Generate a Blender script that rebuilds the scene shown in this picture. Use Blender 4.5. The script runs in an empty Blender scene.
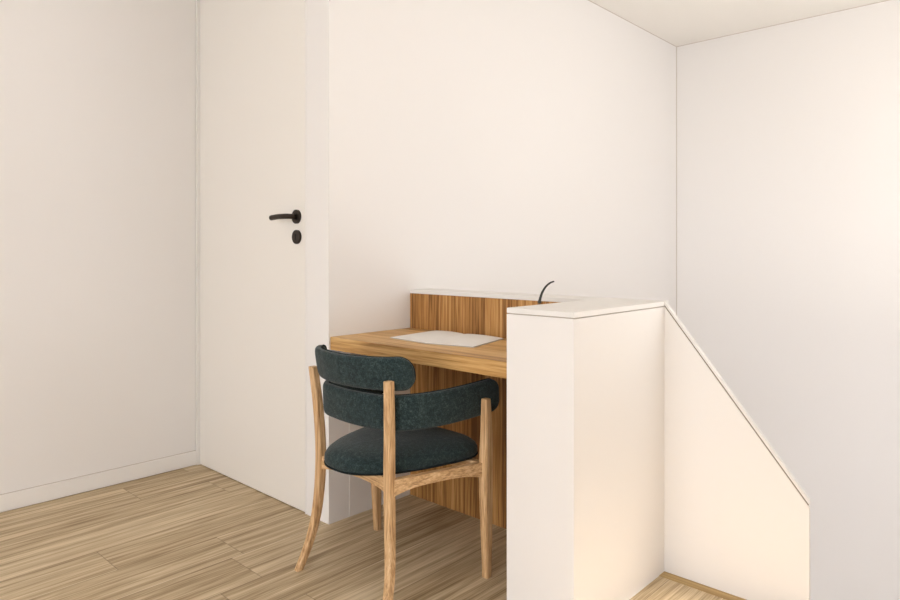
import bpy, bmesh, math, random
from mathutils import Vector, Matrix
random.seed(4)
C = bpy.context.scene.collection
# ------------------------------------------------------------------ camera, light, exposure
YAW = -47.0467
cd = bpy.data.cameras.new('camera'); cam = bpy.data.objects.new('camera', cd); C.objects.link(cam)
cam.location = (0, 0, 1.08); cam.rotation_euler = (math.radians(90), 0, math.radians(YAW))
cd.sensor_width = 36; cd.lens = 26.401; cd.shift_y = -(300 - 252.43) / 900; cd.clip_start = 0.05
bpy.context.scene.camera = cam
w = bpy.data.worlds.new('sky'); bpy.context.scene.world = w; w.use_nodes = True
bg = w.node_tree.nodes['Background']; bg.inputs[0].default_value = (0.93, 0.94, 1.0, 1); bg.inputs[1].default_value = 3.1

def area(name, loc, rot, sx, sy, power, col):
    l = bpy.data.lights.new(name, 'AREA'); l.shape = 'RECTANGLE'; l.size = sx; l.size_y = sy
    l.energy = power; l.color = col
    o = bpy.data.objects.new(name, l); C.objects.link(o); o.location = loc
    o.rotation_euler = rot; return o
R = math.radians
# daylight through the glazed front (wall at Y=-3.2) and through the side window (wall at X=-2.6)
area('daylight_stairwell', (3.55, -2.9, 1.2), (R(155), 0, 0), 2.2, 1.1, 10, (0.985, 0.985, 0.99))
area('ceiling_fill', (3.05, -0.3, 0.55), (R(180), 0, 0), 1.0, 1.0, 29, (1.0, 0.965, 0.92))  # added fill aimed upwards to brighten the ceiling, no fixture
area('fill_lower', (0.42, 0.0, -1.45), (R(90), 0, R(-90)), 3.0, 1.5, 23, (1.0, 0.975, 0.97))  # added fill that brightens the stairwell from the lower storey
area('daylight_side', (-2.45, 0.3, 1.35), (R(90), 0, R(-90)), 3.0, 1.9, 30, (0.985, 0.985, 0.985))
sl = bpy.data.lights.new('sun', 'SUN'); sl.energy = 23.0; sl.angle = R(3); sl.color = (1, .91, .79)
sun = bpy.data.objects.new('sun', sl); C.objects.link(sun)
sun.rotation_euler = Vector((0.02, 0.88, -0.47)).to_track_quat('-Z', 'Y').to_euler()
vs = bpy.context.scene.view_settings
vs.view_transform = 'Standard'; vs.look = 'None'; vs.gamma = 1; vs.use_curve_mapping = False
vs.exposure = 0.34

# ------------------------------------------------------------------ materials
def mat(name, col, rough=.6, metal=0., spec=.5):
    m = bpy.data.materials.new(name); m.use_nodes = True
    b = m.node_tree.nodes['Principled BSDF']
    b.inputs['Base Color'].default_value = (*col, 1); b.inputs['Roughness'].default_value = rough
    b.inputs['Metallic'].default_value = metal; b.inputs['Specular IOR Level'].default_value = spec
    return m
def nt(m):
    return m.node_tree.nodes, m.node_tree.links, m.node_tree.nodes['Principled BSDF']
def ramp(N, pts):
    r = N.new('ShaderNodeValToRGB'); e = r.color_ramp.elements
    e[0].position, e[0].color = pts[0][0], (*pts[0][1], 1)
    e[1].position, e[1].color = pts[-1][0], (*pts[-1][1], 1)
    for p, c in pts[1:-1]:
        k = e.new(p); k.color = (*c, 1)
    return r
def math_n(N, L, op, a, b=None, c=None):
    n = N.new('ShaderNodeMath'); n.operation = op
    for i, v in enumerate((a, b, c)):
        if v is None: continue
        if isinstance(v, (int, float)): n.inputs[i].default_value = v
        else: L.new(v, n.inputs[i])
    return n.outputs[0]

def paint(name, col, rough=.75):
    m = mat(name, col, rough, spec=.25); N, L, b = nt(m)
    tc = N.new('ShaderNodeTexCoord'); no = N.new('ShaderNodeTexNoise'); no.inputs['Scale'].default_value = 180
    bp = N.new('ShaderNodeBump'); bp.inputs['Strength'].default_value = .03; bp.inputs['Distance'].default_value = .002
    L.new(tc.outputs['Object'], no.inputs['Vector']); L.new(no.outputs['Fac'], bp.inputs['Height']); L.new(bp.outputs[0], b.inputs['Normal'])
    return m

def wood(name, dark, mid, light, axis, scale=1., rough=.5, board=None, board_axis=None, along=1.3):
    """grain runs along `axis` (0,1,2) in object space; board = stave width across board_axis"""
    m = mat(name, mid, rough, spec=.35); N, L, b = nt(m)
    tc = N.new('ShaderNodeTexCoord'); vec = tc.outputs['Object']
    off = None
    if board:
        sp = N.new('ShaderNodeSeparateXYZ'); L.new(vec, sp.inputs[0])
        row = math_n(N, L, 'FLOOR', math_n(N, L, 'DIVIDE', sp.outputs[board_axis], board))
        wn = N.new('ShaderNodeTexWhiteNoise'); wn.noise_dimensions = '1D'; L.new(row, wn.inputs['W'])
        off = wn.outputs['Value']
        ad = N.new('ShaderNodeVectorMath'); ad.operation = 'ADD'
        cb = N.new('ShaderNodeCombineXYZ'); k = math_n(N, L, 'MULTIPLY', off, 13.7)
        for i in range(3): L.new(k, cb.inputs[i])
        L.new(vec, ad.inputs[0]); L.new(cb.outputs[0], ad.inputs[1]); vec = ad.outputs[0]
    def stretched(sa, sc, det, dist=0.):
        mp = N.new('ShaderNodeMapping'); s = [sc, sc, sc]; s[axis] = sa; mp.inputs['Scale'].default_value = s
        n = N.new('ShaderNodeTexNoise'); n.inputs['Scale'].default_value = scale; n.inputs['Detail'].default_value = det
        n.inputs['Roughness'].default_value = .62; n.inputs['Distortion'].default_value = dist
        L.new(vec, mp.inputs[0]); L.new(mp.outputs[0], n.inputs['Vector']); return n.outputs['Fac']
    n1 = stretched(1.3, 60, 5, .9); n2 = stretched(6, 230, 2)
    f = math_n(N, L, 'ADD', math_n(N, L, 'MULTIPLY', n1, .68), math_n(N, L, 'MULTIPLY', n2, .32))
    if off is not None:
        f = math_n(N, L, 'ADD', f, math_n(N, L, 'MULTIPLY', math_n(N, L, 'SUBTRACT', off, .5), .16))
    r = ramp(N, [(.37, dark), (.5, mid), (.63, light)]); L.new(f, r.inputs[0])
    L.new(r.outputs[0], b.inputs['Base Color'])
    bp = N.new('ShaderNodeBump'); bp.inputs['Strength'].default_value = .12; bp.inputs['Distance'].default_value = .002
    L.new(n2, bp.inputs['Height']); L.new(bp.outputs[0], b.inputs['Normal'])
    return m

def floor_material():
    m = mat('oak_floor', (.5, .38, .25), .55, spec=.3); N, L, b = nt(m)
    tc = N.new('ShaderNodeTexCoord'); sp = N.new('ShaderNodeSeparateXYZ'); L.new(tc.outputs['Object'], sp.inputs[0])
    X, Y = sp.outputs[0], sp.outputs[1]
    yr = math_n(N, L, 'DIVIDE', math_n(N, L, 'SUBTRACT', Y, 2.155 - 4.0), .2)
    row = math_n(N, L, 'FLOOR', yr); fy = math_n(N, L, 'FRACT', yr)
    wn = N.new('ShaderNodeTexWhiteNoise'); wn.noise_dimensions = '1D'; L.new(row, wn.inputs['W'])
    xr = math_n(N, L, 'ADD', math_n(N, L, 'DIVIDE', X, 1.25), math_n(N, L, 'MULTIPLY', wn.outputs['Value'], 7.3))
    col = math_n(N, L, 'FLOOR', xr); fx = math_n(N, L, 'FRACT', xr)
    cv = N.new('ShaderNodeCombineXYZ'); L.new(row, cv.inputs[0]); L.new(col, cv.inputs[1])
    w2 = N.new('ShaderNodeTexWhiteNoise'); w2.noise_dimensions = '2D'; L.new(cv.outputs[0], w2.inputs['Vector'])
    cb = N.new('ShaderNodeCombineXYZ')
    for i, k in enumerate((11.3, 5.1, 3.)): L.new(math_n(N, L, 'MULTIPLY', w2.outputs['Value'], k), cb.inputs[i])
    ad = N.new('ShaderNodeVectorMath'); ad.operation = 'ADD'; L.new(tc.outputs['Object'], ad.inputs[0]); L.new(cb.outputs[0], ad.inputs[1])
    def st(s, sc, det, dist):
        mp = N.new('ShaderNodeMapping'); mp.inputs['Scale'].default_value = s
        n = N.new('ShaderNodeTexNoise'); n.inputs['Scale'].default_value = sc; n.inputs['Detail'].default_value = det
        n.inputs['Roughness'].default_value = .65; n.inputs['Distortion'].default_value = dist
        L.new(ad.outputs[0], mp.inputs[0]); L.new(mp.outputs[0], n.inputs['Vector']); return n.outputs['Fac']
    n1 = st((.9, 26, 1), 1.3, 5, .8); n2 = st((4, 170, 1), 1.2, 2, .2)
    f = math_n(N, L, 'ADD', math_n(N, L, 'MULTIPLY', n1, .64), math_n(N, L, 'MULTIPLY', n2, .36))
    f = math_n(N, L, 'ADD', f, math_n(N, L, 'MULTIPLY', math_n(N, L, 'SUBTRACT', w2.outputs['Value'], .5), .06))
    r = ramp(N, [(.36, (.25, .17, .09)), (.46, (.45, .335, .20)), (.53, (.57, .445, .28)), (.64, (.74, .61, .42))]); L.new(f, r.inputs[0])
    # joints
    dy = math_n(N, L, 'MULTIPLY', math_n(N, L, 'MINIMUM', fy, math_n(N, L, 'SUBTRACT', 1, fy)), .2)
    dx = math_n(N, L, 'MULTIPLY', math_n(N, L, 'MINIMUM', fx, math_n(N, L, 'SUBTRACT', 1, fx)), 1.25)
    g = math_n(N, L, 'LESS_THAN', math_n(N, L, 'MINIMUM', dx, dy), .0014)
    mx = N.new('ShaderNodeMix'); mx.data_type = 'RGBA'; L.new(math_n(N, L, 'MULTIPLY', g, .55), mx.inputs[0])
    L.new(r.outputs[0], mx.inputs[6]); mx.inputs[7].default_value = (.16, .1, .06, 1)
    L.new(mx.outputs[2], b.inputs['Base Color'])
    bp = N.new('ShaderNodeBump'); bp.inputs['Strength'].default_value = .15; bp.inputs['Distance'].default_value = .002
    L.new(n2, bp.inputs['Height']); L.new(bp.outputs[0], b.inputs['Normal'])
    return m

def fabric_material():
    m = mat('dark_green_fabric', (.02, .045, .045), .95, spec=.2); N, L, b = nt(m)
    tc = N.new('ShaderNodeTexCoord')
    n1 = N.new('ShaderNodeTexNoise'); n1.inputs['Scale'].default_value = 260; n1.inputs['Detail'].default_value = 2
    n2 = N.new('ShaderNodeTexNoise'); n2.inputs['Scale'].default_value = 80; n2.inputs['Detail'].default_value = 3
    for n in (n1, n2): L.new(tc.outputs['Object'], n.inputs['Vector'])
    f = math_n(N, L, 'ADD', math_n(N, L, 'MULTIPLY', n1.outputs['Fac'], .6), math_n(N, L, 'MULTIPLY', n2.outputs['Fac'], .4))
    r = ramp(N, [(.36, (.010, .018, .019)), (.52, (.020, .037, .039)), (.70, (.062, .088, .086))])
    L.new(f, r.inputs[0]); L.new(r.outputs[0], b.inputs['Base Color'])
    bp = N.new('ShaderNodeBump'); bp.inputs['Strength'].default_value = .5; bp.inputs['Distance'].default_value = .002
    L.new(n1.outputs['Fac'], bp.inputs['Height']); L.new(bp.outputs[0], b.inputs['Normal'])
    b.inputs['Sheen Weight'].default_value = .15
    return m

M_wall = paint('white_wall_paint', (.832, .806, .780))
M_ceil = paint('ceiling_paint', (.89, .855, .80))
M_trim = mat('satin_white_lacquer', (.845, .82, .785), .45, spec=.35)
M_door = mat('door_lacquer', (.835, .80, .745), .45, spec=.35)
M_cap = mat('cap_lacquer', (.80, .78, .75), .45, spec=.35)
M_gap = mat('shadow_gap', (.56, .49, .42), .9)
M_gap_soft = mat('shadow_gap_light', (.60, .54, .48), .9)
M_gap_dark = mat('shadow_gap_dark', (.2, .16, .12), .9)
M_floor = floor_material()
M_lower = mat('lower_floor', (.26, .21, .16), .6)
M_edge = wood('oak_edging', (.30, .18, .07), (.45, .30, .12), (.58, .41, .18), 1)
D, Mi, Li = (.19, .080, .020), (.44, .215, .062), (.62, .36, .135)
M_wood_v = wood('oak_panel_vertical_grain', D, Mi, Li, 2, 1., .5, board=.085, board_axis=1)
M_wood_h = wood('oak_desktop_grain', (.27, .13, .035), (.53, .295, .10), (.70, .46, .20), 1, 1., .45, board=.11, board_axis=0)
M_leg = wood('ash_leg', (.34, .185, .08), (.60, .375, .185), (.77, .55, .32), 2, 1.7, .5)
M_rail_x = wood('ash_rail_long', (.34, .185, .08), (.60, .375, .185), (.77, .55, .32), 0, 1.7, .5)
M_rail_y = wood('ash_rail_cross', (.34, .185, .08), (.60, .375, .185), (.77, .55, .32), 1, 1.7, .5)
M_fab = fabric_material()
M_dark_edge = mat('dark_edge_fabric', (.008, .014, .015), .9, spec=.2)  # darker tone for the thin tubes along the upholstery edges
M_black = mat('bronze_black_metal', (.035, .025, .018), .42, metal=.6)
M_hole = mat('keyhole_black', (.004, .003, .003), .8)
M_paper = mat('paper', (.80, .78, .75), .8, spec=.2)
M_cover = mat('grey_cover', (.45, .42, .39), .7)
M_stem = mat('dark_stem', (.03, .035, .03), .4)
M_collar = mat('brown_collar', (.16, .09, .035), .5)

# ------------------------------------------------------------------ mesh helpers
def link(name, bm, m, parent=None, smooth=False, bevel=0., seg=2):
    me = bpy.data.meshes.new(name)
    bmesh.ops.recalc_face_normals(bm, faces=bm.faces)
    bm.to_mesh(me); bm.free()
    for mm in (m if isinstance(m, (list, tuple)) else [m]): me.materials.append(mm)
    o = bpy.data.objects.new(name, me); C.objects.link(o)
    if smooth:
        for p in me.polygons: p.use_smooth = True
    if bevel:
        md = o.modifiers.new('bevel', 'BEVEL'); md.width = bevel; md.segments = seg; md.limit_method = 'ANGLE'
    if parent: o.parent = parent
    return o
def box(bm, x0, x1, y0, y1, z0, z1, mi=0):
    v = [bm.verts.new((x, y, z)) for x in (x0, x1) for y in (y0, y1) for z in (z0, z1)]
    for f in ((0, 1, 3, 2), (4, 6, 7, 5), (0, 4, 5, 1), (2, 3, 7, 6), (0, 2, 6, 4), (1, 5, 7, 3)):
        bm.faces.new([v[i] for i in f]).material_index = mi
def boxes(*bs):
    bm = bmesh.new()
    for b in bs: box(bm, *b)
    return bm
def prism(bm, pts, h0, h1, plane='yz'):
    """pts 2-D polygon extruded between h0 and h1 along the remaining axis"""
    def P(p, h):
        return {'yz': (h, p[0], p[1]), 'xy': (p[0], p[1], h), 'xz': (p[0], h, p[1])}[plane]
    a = [bm.verts.new(P(p, h0)) for p in pts]; b = [bm.verts.new(P(p, h1)) for p in pts]
    bm.faces.new(a); bm.faces.new(b[::-1]); n = len(pts)
    for i in range(n): bm.faces.new((a[i], a[(i + 1) % n], b[(i + 1) % n], b[i]))
def rings(bm, rs, cap=True):
    vs_ = [[bm.verts.new(p) for p in r] for r in rs]; n = len(rs[0])
    for i in range(len(rs) - 1):
        for j in range(n):
            bm.faces.new((vs_[i][j], vs_[i][(j + 1) % n], vs_[i + 1][(j + 1) % n], vs_[i + 1][j]))
    if cap: bm.faces.new(vs_[0]); bm.faces.new(vs_[-1][::-1])
def catmull(P, n):
    P = [Vector(p) for p in P]; Q = [P[0] * 2 - P[1]] + P + [P[-1] * 2 - P[-2]]; out = []
    for i in range(1, len(Q) - 2):
        for k in range(n):
            t = k / n; a, b, c, d = Q[i - 1:i + 3]
            out.append(.5 * ((2 * b) + (c - a) * t + (2 * a - 5 * b + 4 * c - d) * t * t + (3 * b - a - 3 * c + d) * t ** 3))
    out.append(P[-1]); return out
def tube(bm, pts, r, n=10):
    """r: number or list; pts Vectors"""
    rs = []; up = None
    for i, p in enumerate(pts):
        t = (pts[min(i + 1, len(pts) - 1)] - pts[max(i - 1, 0)]).normalized()
        if up is None:
            up = t.orthogonal().normalized()
        u = (up - t * up.dot(t)).normalized(); up = u; v = t.cross(u)
        rr = r if isinstance(r, (int, float)) else r[i]
        rs.append([p + (u * math.cos(2 * math.pi * k / n) + v * math.sin(2 * math.pi * k / n)) * rr for k in range(n)])
    rings(bm, rs)
def struct(o):
    o['kind'] = 'structure'; return o
def tag(o, label, cat, group=None):
    o['label'] = label; o['category'] = cat
    if group: o['group'] = group
    return o
def empty(name, loc, rz=0.):
    o = bpy.data.objects.new(name, None); C.objects.link(o); o.location = loc; o.rotation_euler = (0, 0, rz); o.empty_display_size = .1
    return o

# ------------------------------------------------------------------ measures
XD, YL, YW, XR, ZC = 1.5896, 3.2384, 2.137, 4.7958, 2.629
XP, ZP, ZT, XO, XG = 2.0331, .8969, .9141, 2.1682, 2.1288
YG, XN, YF = .9906, 1.5652, 1.2246
XB, YB, ZL = -2.6, -3.2, -2.6     # unseen side wall, glazed front, lower storey floor

# ------------------------------------------------------------------ structure
fb = bmesh.new()
box(fb, XB, XG, YB, YW, -.25, 0); box(fb, XB, XD + .1, YW, YL, -.25, 0)
box(fb, XG, XO, YG - .02, YW, -.25, 0)
struct(link('floor', fb, M_floor))
struct(link('floor_lower', boxes((.3, XR, YB, YW, ZL - .1, ZL)), M_lower))
struct(link('wall_lower', boxes((.2, .3, YB, -1.6, ZL - .1, -.25), (.2, .3, 1.6, YW, ZL - .1, -.25), (.2, .3, -1.6, 1.6, ZL - .1, -2.25), (.2, .3, -1.6, 1.6, -.65, -.25), (.3, XD + .1, YW, YW + .1, ZL - .1, -.25)), M_wall))
struct(link('ceiling', boxes((XB, XR + .1, YB - .1, YL + .1, ZC, ZC + .12)), M_ceil))
struct(link('wall_left', boxes((XB - .1, XD + .1, YL, YL + .1, -.25, ZC)), M_wall))
struct(link('baseboard_left', boxes((XB, XD - .0125, YL - .012, YL, .003, .0715), (XB, XD - .0125, YL - .008, YL, 0, .003)), M_trim, bevel=.0015))
struct(link('baseboard_shadow_line', boxes((XB, XD - .0125, YL - .004, YL, .0715, .074)), M_gap_soft))  # shadow line above the baseboard, put into the colour of a thin strip
# wall with the door: opening Y 2.296..3.222, z 0..2.45
DY0, DY1, DZ = 2.2965, 3.2225, 2.45
struct(link('wall_door', boxes((XD, XD + .1, YW, DY0, -.25, ZC), (XD, XD + .1, DY1, YL, -.25, ZC), (XD, XD + .1, DY0, DY1, DZ, ZC)), M_wall))
struct(link('trim_1', boxes((XD - .003, XD + .02, DY0 - .028 * 0 - .006, DY0 - .0015, 0, DZ + .005), (XD - .012, XD + .02, DY1 + .002, DY1 + .0125, 0, DZ + .005)), M_trim))
struct(link('door_gap_backing', boxes((XD + .05, XD + .1, DY0, DY1, 0, DZ)), M_gap_dark))  # dark backing, shade of the door gaps put into its colour
struct(link('wall_desk', boxes((XD + .1, XR + .1, YW, YW + .1, ZL, ZC)), M_wall))
struct(link('wall_right', boxes((XR, XR + .1, YB, YW, ZL, ZC)), M_wall))
# fine shadow joints in the corners
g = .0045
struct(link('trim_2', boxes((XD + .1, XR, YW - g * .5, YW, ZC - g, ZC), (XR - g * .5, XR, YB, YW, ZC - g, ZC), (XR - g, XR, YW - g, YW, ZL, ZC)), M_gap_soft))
# side wall behind the camera with its window opening
wy0, wy1, wz0, wz1 = -1.3, 1.9, .35, 2.35
struct(link('wall_back', boxes((XB - .1, XB, YB, wy0, -.25, ZC), (XB - .1, XB, wy1, YL, -.25, ZC), (XB - .1, XB, wy0, wy1, -.25, wz0), (XB - .1, XB, wy0, wy1, wz1, ZC)), M_wall))
# front wall: a small high window over the landing, sized for the sun patch, a wide one over the stairwell with an added sun blocker outside
fx0, fx1, fz0, fz1 = 1.10, 1.93, 1.90, 2.2
gx0, gx1, gz0, gz1 = 2.25, 4.7, .9, 2.12
struct(link('wall_front', boxes((XB - .1, fx0, YB - .1, YB, ZL, ZC), (gx1, XR + .1, YB - .1, YB, ZL, ZC), (fx1, gx0, YB - .1, YB, ZL, ZC),
    (fx0, fx1, YB - .1, YB, fz1, ZC), (fx0, fx1, YB - .1, YB, ZL, fz0), (gx0, gx1, YB - .1, YB, gz1, ZC), (gx0, gx1, YB - .1, YB, ZL, gz0)), M_wall))
struct(link('sun_blocker', boxes((2.1, XR + .1, YB - 2.7, YB - .1, 2.2, 2.3)), M_wall))  # unseen slab added to keep the sun off the stairwell window
def window(name, horiz, a0, a1, z0, z1, pos, n):
    fr = bmesh.new(); t = .045
    def bb(u0, u1, za, zb):
        if horiz: box(fr, u0, u1, pos - .06, pos - .01, za, zb)
        else: box(fr, pos - .06, pos - .01, u0, u1, za, zb)
    bb(a0, a1, z0, z0 + t); bb(a0, a1, z1 - t, z1)
    for k in range(n + 1):
        u = a0 + (a1 - a0 - t) * k / n; bb(u, u + t, z0 + t, z1 - t)
    return struct(link(name, fr, M_trim))
window('window_1', True, fx0, fx1, fz0, fz1, YB, 1)
window('added_window_lower', False, -1.6, 1.6, -2.25, -.65, .3, 3)  # added opening that lets light into the lower storey
window('window_3', True, gx0, gx1, gz0, gz1, YB, 2)
window('window_2', False, wy0, wy1, wz0, wz1, XB, 3)

# low wall behind the desk, its pier, and the sloping guard of the stairwell
YE, ZE = .5465, .352; XS = XG + .015; CS, GS = .007, .004
CT = .0155                      # cap thickness
GP = .0028                      # shadow joint below the cap
zb = ZT - CT - GP
wl = bmesh.new()
pier_in = XP + .018
prism(wl, [(XN, YG), (XG, YG), (XO, YG), (XO, YW), (pier_in, YW), (pier_in, YF), (XN, YF)], 0, zb, 'xy')
struct(link('wall_low', wl, M_wall))
gj = bmesh.new(); i_ = .007
prism(gj, [(XN + i_, YG + i_), (XO - i_, YG + i_), (XO - i_, YW), (XP + .02, YW), (XP + .02, YF - i_), (XN + i_, YF - i_)], zb, ZT - CT, 'xy')
struct(link('trim_3', gj, M_gap))
cp = bmesh.new()
prism(cp, [(XN, YG), (XO, YG), (XO, YW), (XP, YW), (XP, YF), (XN, YF)], ZT - CT, ZT, 'xy')
struct(link('trim_4', cp, M_cap, bevel=.001))
sd = Vector((YG - YE, ZT - ZE)).normalized(); nrm = Vector((-sd.y, sd.x))   # outward normal of the slope (-Y, +Z)
def off(p, d): return (p[0] + nrm.x * d, p[1] + nrm.y * d)
top = (YG, ZT); end = (YE, ZE)
def ycut(p, d, y):              # point of the line offset by d at the given y
    q = off(p, d); return (y, q[1] + (y - q[0]) * sd.y / sd.x)
gs = bmesh.new()
prism(gs, [(YG, -.25), (YG, ycut(top, -(CS + GS), YG)[1]), ycut(end, -(CS + GS), YE), (YE, -.25)], XG, XS)
struct(link('wall_stair', gs, M_wall))
gj = bmesh.new()
prism(gj, [ycut(top, -(CS + GS), YG), ycut(top, -CS, YG), ycut(end, -CS, YE + .003), ycut(end, -(CS + GS), YE + .003)], XG + .0015, XS - .002)
struct(link('trim_5', gj, M_gap_dark))
gj = bmesh.new()
prism(gj, [ycut(top, -CS, YG), (YG, ZT), ycut(end, 0, YE), ycut(end, -CS, YE)], XG, XS)
struct(link('trim_6', gj, M_cap))
struct(link('trim_7', boxes((XG - .040, XG, -1.5, YG, 0, .0015)), M_edge))

# ------------------------------------------------------------------ door leaf and its hardware
dl = struct(link('door_1', boxes((XD + .002, XD + .042, DY0 + .0035, DY1 - .003, .004, DZ - .003)), M_door, bevel=.001))
def disc_x(bm, x0, x1, y, z, r, n=32, rin=None):
    prof = [(x0, r * .93), (x0 + (x1 - x0) * .12, r), (x1, r)]
    rs = []
    for x, rr in prof: rs.append([(x, y + rr * math.cos(2 * math.pi * k / n), z + rr * math.sin(2 * math.pi * k / n)) for k in range(n)])
    rings(bm, rs)
hb = bmesh.new(); hy, hz = 2.358, 1.230
disc_x(hb, XD - .008, XD + .002, hy, hz, .0295)
rose = link('handle_rose', hb, M_black, dl, smooth=False)
lv = bmesh.new(); hz2 = hz
pts = catmull([(XD - .006, hy, hz2), (XD - .03, hy, hz2), (XD - .046, hy + .004, hz2), (XD - .053, hy + .02, hz2), (XD - .054, hy + .06, hz2), (XD - .054, hy + .110, hz2 - .003)], 8)
tube(lv, pts, .0112, 18)
link('door_handle', lv, M_black, dl, smooth=True)
kb = bmesh.new(); disc_x(kb, XD - .008, XD + .002, hy - .002, 1.145, .0295)
ke = link('key_escutcheon', kb, M_black, dl)
kh = bmesh.new(); disc_x(kh, XD - .0088, XD - .0075, hy - .002, 1.152, .0055, 16); box(kh, XD - .0088, XD - .0075, hy - .0045, hy + .0005, 1.132, 1.150)
link('keyhole', kh, M_hole, ke)

# ------------------------------------------------------------------ desk built between wall and pier
desk = empty('built_in_desk', (XP, (YF + YW) / 2, 0))
tag(desk, 'built-in oak desk with a thick top and vertical-grain back panel against the low wall', 'desk')
def local(o, parent):
    o.matrix_parent_inverse = Matrix.Translation(-Vector(parent.location)); return o
XK, ZD, TD = 1.596, .7447, .0512
local(link('desktop', boxes((XK, XP - .0005, YF + .001, YW - .001, ZD - TD, ZD)), M_wood_h, desk, bevel=.0015), desk)
local(link('back_panel', boxes((XP, XP + .017, YF + .001, YW - .001, .001, ZT - CT - .0008)), M_wood_v, desk, bevel=.001), desk)
local(link('side_panel', boxes((1.691, XP - .001, YW - .0022, YW - .0005, .001, ZD - TD - .001)), M_trim, desk), desk)

# ------------------------------------------------------------------ open magazine / booklet on the desk
bk = empty('open_booklet', (1.86, 1.73, ZD))
tag(bk, 'open white booklet lying flat on the oak desktop', 'booklet')
c_left = [(1.700, 1.655), (1.731, 1.930), (2.010, 1.935), (1.985, 1.735)]
def page(name, quad, bulge, mtl, z0, parent):
    """quad: spine-front, outer-front, outer-back, spine-back"""
    bm = bmesh.new(); n = 12; rs = []
    a, b, c, d = [Vector((*q, 0)) - Vector((1.86, 1.73, 0)) for q in quad]
    top_ = []; bot = []
    for i in range(n + 1):
        t = i / n; h = bulge * (math.sin(math.pi * min(1, t * 1.0)) ** .8 * .55 + .45 * (1 - t)) + .0012
        if t < .06: h *= .6
        f_ = a.lerp(b, t); k_ = d.lerp(c, t)
        top_.append((bm.verts.new((f_.x, f_.y, z0 + h)), bm.verts.new((k_.x, k_.y, z0 + h))))
        bot.append((bm.verts.new((f_.x, f_.y, z0)), bm.verts.new((k_.x, k_.y, z0))))
    for i in range(n):
        bm.faces.new((top_[i][0], top_[i + 1][0], top_[i + 1][1], top_[i][1]))
        bm.faces.new((bot[i][0], bot[i][1], bot[i + 1][1], bot[i + 1][0]))
        bm.faces.new((bot[i][0], bot[i + 1][0], top_[i + 1][0], top_[i][0]))
        bm.faces.new((bot[i][1], top_[i][1], top_[i + 1][1], bot[i + 1][1]))
    bm.faces.new((bot[0][0], top_[0][0], top_[0][1], bot[0][1])); bm.faces.new((bot[n][0], bot[n][1], top_[n][1], top_[n][0]))
    return link(name, bm, mtl, parent)
SF, SB = (1.712, 1.715), (1.990, 1.775)
page('page_block', [SF, (1.731, 1.928), (2.008, 1.958), SB], .0055, M_paper, .003, bk)
page('page_block', [SF, (1.757, 1.524), (2.006, 1.590), SB], .0065, M_paper, .003, bk)
cv = bmesh.new(); cx, cy = 1.86, 1.73
for q in ([SF, (1.730, 1.931), (2.010, 1.961), SB], [SF, SB, (2.008, 1.587), (1.756, 1.521)]):
    pp = [(x - cx, y - cy) for x, y in q]; prism(cv, pp, 0.0002, .003, 'xy')
link('cover', cv, M_cover, bk)

# ------------------------------------------------------------------ pen with a curved stem, in a holder on the desk behind the pier
px, py = 1.862, 1.320
pen = empty('desk_pen', (px, py, ZD))
tag(pen, 'slim dark curved stem of a desk pen rising behind the white pier', 'pen')
hb = bmesh.new(); n = 24
rings(hb, [[(rr * math.cos(2 * math.pi * k / n), rr * math.sin(2 * math.pi * k / n), z) for k in range(n)] for z, rr in ((.0005, .032), (.006, .032), (.01, .028), (.012, .012), (.03, .0075), (.13, .006))])
link('holder', hb, M_black, pen)
cb_ = bmesh.new(); tube(cb_, [Vector((0, 0, .128)), Vector((0, -.0025, .15)), Vector((0, -.005, .166))], [.0032, .0045, .005], 12)
link('tip', cb_, M_collar, pen, smooth=True)
cs = bmesh.new()
pts = catmull([(0, -.0045, .163), (0, -.008, .178), (0, -.016, .198), (0, -.030, .218), (0, -.048, .232), (0, -.064, .238)], 6)
nn = len(pts); tube(cs, pts, [(.0066 if i < 3 else .0052) - .0028 * i / nn for i in range(nn)], 12)
link('stem', cs, M_stem, pen, smooth=True)

# ------------------------------------------------------------------ armchair
chair = empty('armchair', (1.5, 1.685, 0))
tag(chair, 'oak armchair with dark green upholstered seat and curved backrest, pulled up to the desk', 'chair')
def leg(pts, dims, name='leg', m=M_leg):
    """pts: path from foot up; dims: (half x, half y) at each point"""
    bm = bmesh.new(); P = catmull(pts, 8); Dm = catmull([(a, b, 0) for a, b in dims], 8); rs = []
    for p, d in zip(P, Dm):
        hx, hy, c = d.x, d.y, .28
        o8 = [(hx, hy * (1 - c)), (hx * (1 - c), hy), (-hx * (1 - c), hy), (-hx, hy * (1 - c)), (-hx, -hy * (1 - c)), (-hx * (1 - c), -hy), (hx * (1 - c), -hy), (hx, -hy * (1 - c))]
        rs.append([(p.x + x, p.y + y, p.z) for x, y in o8])
    rings(bm, rs)
    o = link(name, bm, m, chair, smooth=False, bevel=.0015)
    return o
for s in (1, -1):
    leg([(-.207, .222 * s, 0), (-.174, .203 * s, .1), (-.156, .184 * s, .22), (-.150, .175 * s, .38), (-.155, .181 * s, .54), (-.168, .193 * s, .691)],
        [(.0125, .012), (.0135, .0128), (.0148, .0138), (.0155, .0145), (.0148, .0138), (.0138, .0128)])
    leg([(.192, .277 * s, 0), (.188, .279 * s, .16), (.183, .28 * s, .34), (.183, .283 * s, .48), (.177, .286 * s, .597)],
        [(.0125, .0125), (.0165, .016), (.0195, .0185), (.0175, .0165), (.0125, .0125)])
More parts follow.
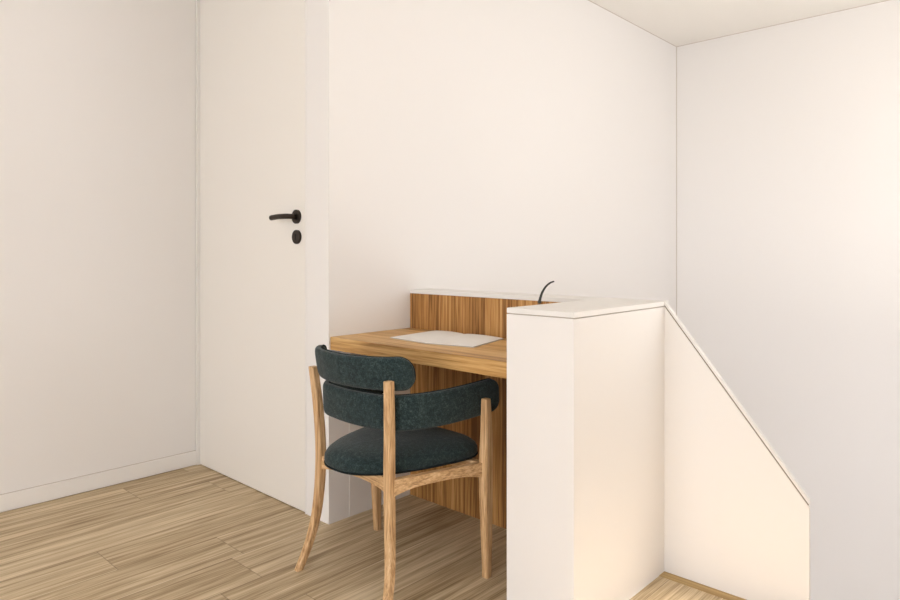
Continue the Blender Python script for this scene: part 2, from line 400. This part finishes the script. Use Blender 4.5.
# seat rails
def rail(p0, p1, zt, depth_end, depth_mid, th, m, name='seat_rail', bow=0.):
    bm = bmesh.new(); n = 16; p0 = Vector((*p0, 0)); p1 = Vector((*p1, 0)); d = (p1 - p0).normalized(); q = Vector((-d.y, d.x, 0)); rs = []
    for i in range(n + 1):
        t = i / n; e = abs(2 * t - 1) ** 3; dep = depth_mid + (depth_end - depth_mid) * e
        c = p0.lerp(p1, t) + q * bow * (1 - (2 * t - 1) ** 2)
        rs.append([(c + q * th * sx + Vector((0, 0, z))) for sx, z in ((-.5, zt), (.5, zt), (.5, zt - dep), (-.5, zt - dep))])
    rings(bm, rs); return link(name, bm, m, chair, bevel=.001)
zr = .3865
rail((-.146, .17), (-.146, -.17), zr + .002, .047, .034, .022, M_rail_y, bow=.012)
rail((.172, .268), (.172, -.268), zr, .047, .034, .022, M_rail_y)
rail((-.142, -.183), (.17, -.272), zr, .05, .032, .022, M_rail_x)
rail((-.142, .183), (.17, .272), zr, .05, .032, .022, M_rail_x)
# seat cushion: rounded trapezoid, domed
def seat_outline(k, n, inset=0.):
    a = 2 * math.pi * k / n; c, s_ = math.cos(a), math.sin(a); e = 2 / (3.6 if c > 0 else 2.7)
    x = math.copysign(abs(c) ** e, c); y = math.copysign(abs(s_) ** e, s_)
    hx = (.246 if x > 0 else .240) - inset; hy = (.207 + .062 * x) - inset
    return (.018 + hx * x, hy * y)
sb = bmesh.new(); n = 72; rs = []
for inset, z in ((.05, .3825), (.016, .3845), (.004, .392), (0, .404), (.001, .418), (.007, .428), (.020, .4385), (.045, .447), (.08, .4525), (.12, .4555), (.15, .456)):
    rs.append([(*seat_outline(k, n, inset), z) for k in range(n)])
rings(sb, rs)
seat = link('seat', sb, M_fab, chair, smooth=True)
sp_ = bmesh.new()
pl = [Vector((*seat_outline(k, n, .002), .3925)) for k in range(n)]
pl.append(pl[0]); tube(sp_, pl, .0032, 8)
link('dark_edge', sp_, M_dark_edge, seat, smooth=True)

def band(name, ctrl, zlo, zhi, th, lean, rad):
    """ctrl: plan points for the +y half from the apex to the end; mirrored. zlo/zhi functions of |s| 0..1"""
    half = catmull([(x, y, 0) for x, y in ctrl], 10)
    full = [Vector((p.x, -p.y, 0)) for p in half[::-1]] + half[1:]
    # resample evenly
    L_ = [0.]
    for i in range(1, len(full)): L_.append(L_[-1] + (full[i] - full[i - 1]).length)
    T = L_[-1]
    def at(d):
        d = max(0, min(T, d))
        for i in range(1, len(full)):
            if L_[i] >= d:
                return full[i - 1].lerp(full[i], (d - L_[i - 1]) / max(1e-9, L_[i] - L_[i - 1]))
        return full[-1]
    ds = [rad * (1 - math.cos(math.pi / 2 * k / 10)) for k in range(11)]
    ds += [rad + (T - 2 * rad) * k / 70 for k in range(1, 70)]
    ds += [T - d for d in ds[10::-1]]
    bm = bmesh.new(); rs = []; edge_t = []; edge_b = []
    for d in ds:
        p = at(d); t = (at(d + .004) - at(d - .004)).normalized(); q = Vector((t.y, -t.x, 0))
        if q.x > 0 and abs(p.y) < .1: pass
        s_ = abs(2 * d / T - 1); e = min(d, T - d); lo, hi = zlo(s_), zhi(s_); h = (hi - lo) / 2; zc = (lo + hi) / 2
        sh = 0 if e >= rad else rad - math.sqrt(max(0, rad * rad - (rad - e) ** 2))
        h2 = max(.004, h - sh); tt = th / 2 * (1 if e >= .02 else max(.25, math.sqrt(max(0, 1 - ((.02 - e) / .02) ** 2))))
        ring = []
        m_ = 28
        for k in range(m_):
            a = 2 * math.pi * k / m_; c, s2 = math.cos(a), math.sin(a)
            u = math.copysign(abs(c) ** .75, c) * tt; v = math.copysign(abs(s2) ** .42, s2) * h2
            ln = lean * v
            ring.append(p + q * u + Vector((-ln, 0, zc + v)))
        rs.append(ring)
        # thin dark tube runs on the outer edge
        for arr, sg in ((edge_t, 1), (edge_b, -1)):
            v = sg * (h2 - .002); arr.append(p + q * (tt * .62) + Vector((-lean * v, 0, zc + v)))
    rings(bm, rs)
    o = link(name, bm, M_fab, chair, smooth=True)
    pb = bmesh.new(); loop = edge_t + edge_b[::-1]; loop.append(loop[0]); 
    tube(pb, loop, .0034, 8)
    link('dark_edge', pb, M_dark_edge, o, smooth=True)
    return o
band('armrest', [(-.158, 0), (-.152, .08), (-.131, .164), (-.045, .222), (.08, .248), (.278, .256)],
     lambda s: .527 + .012 * s ** 2, lambda s: .637 + .015 * s ** 2, .03, .05, .045)
band('backrest', [(-.195, 0), (-.185, .09), (-.152, .172), (-.092, .226)],
     lambda s: .656, lambda s: .757 + .004 * s, .032, .18, .045)
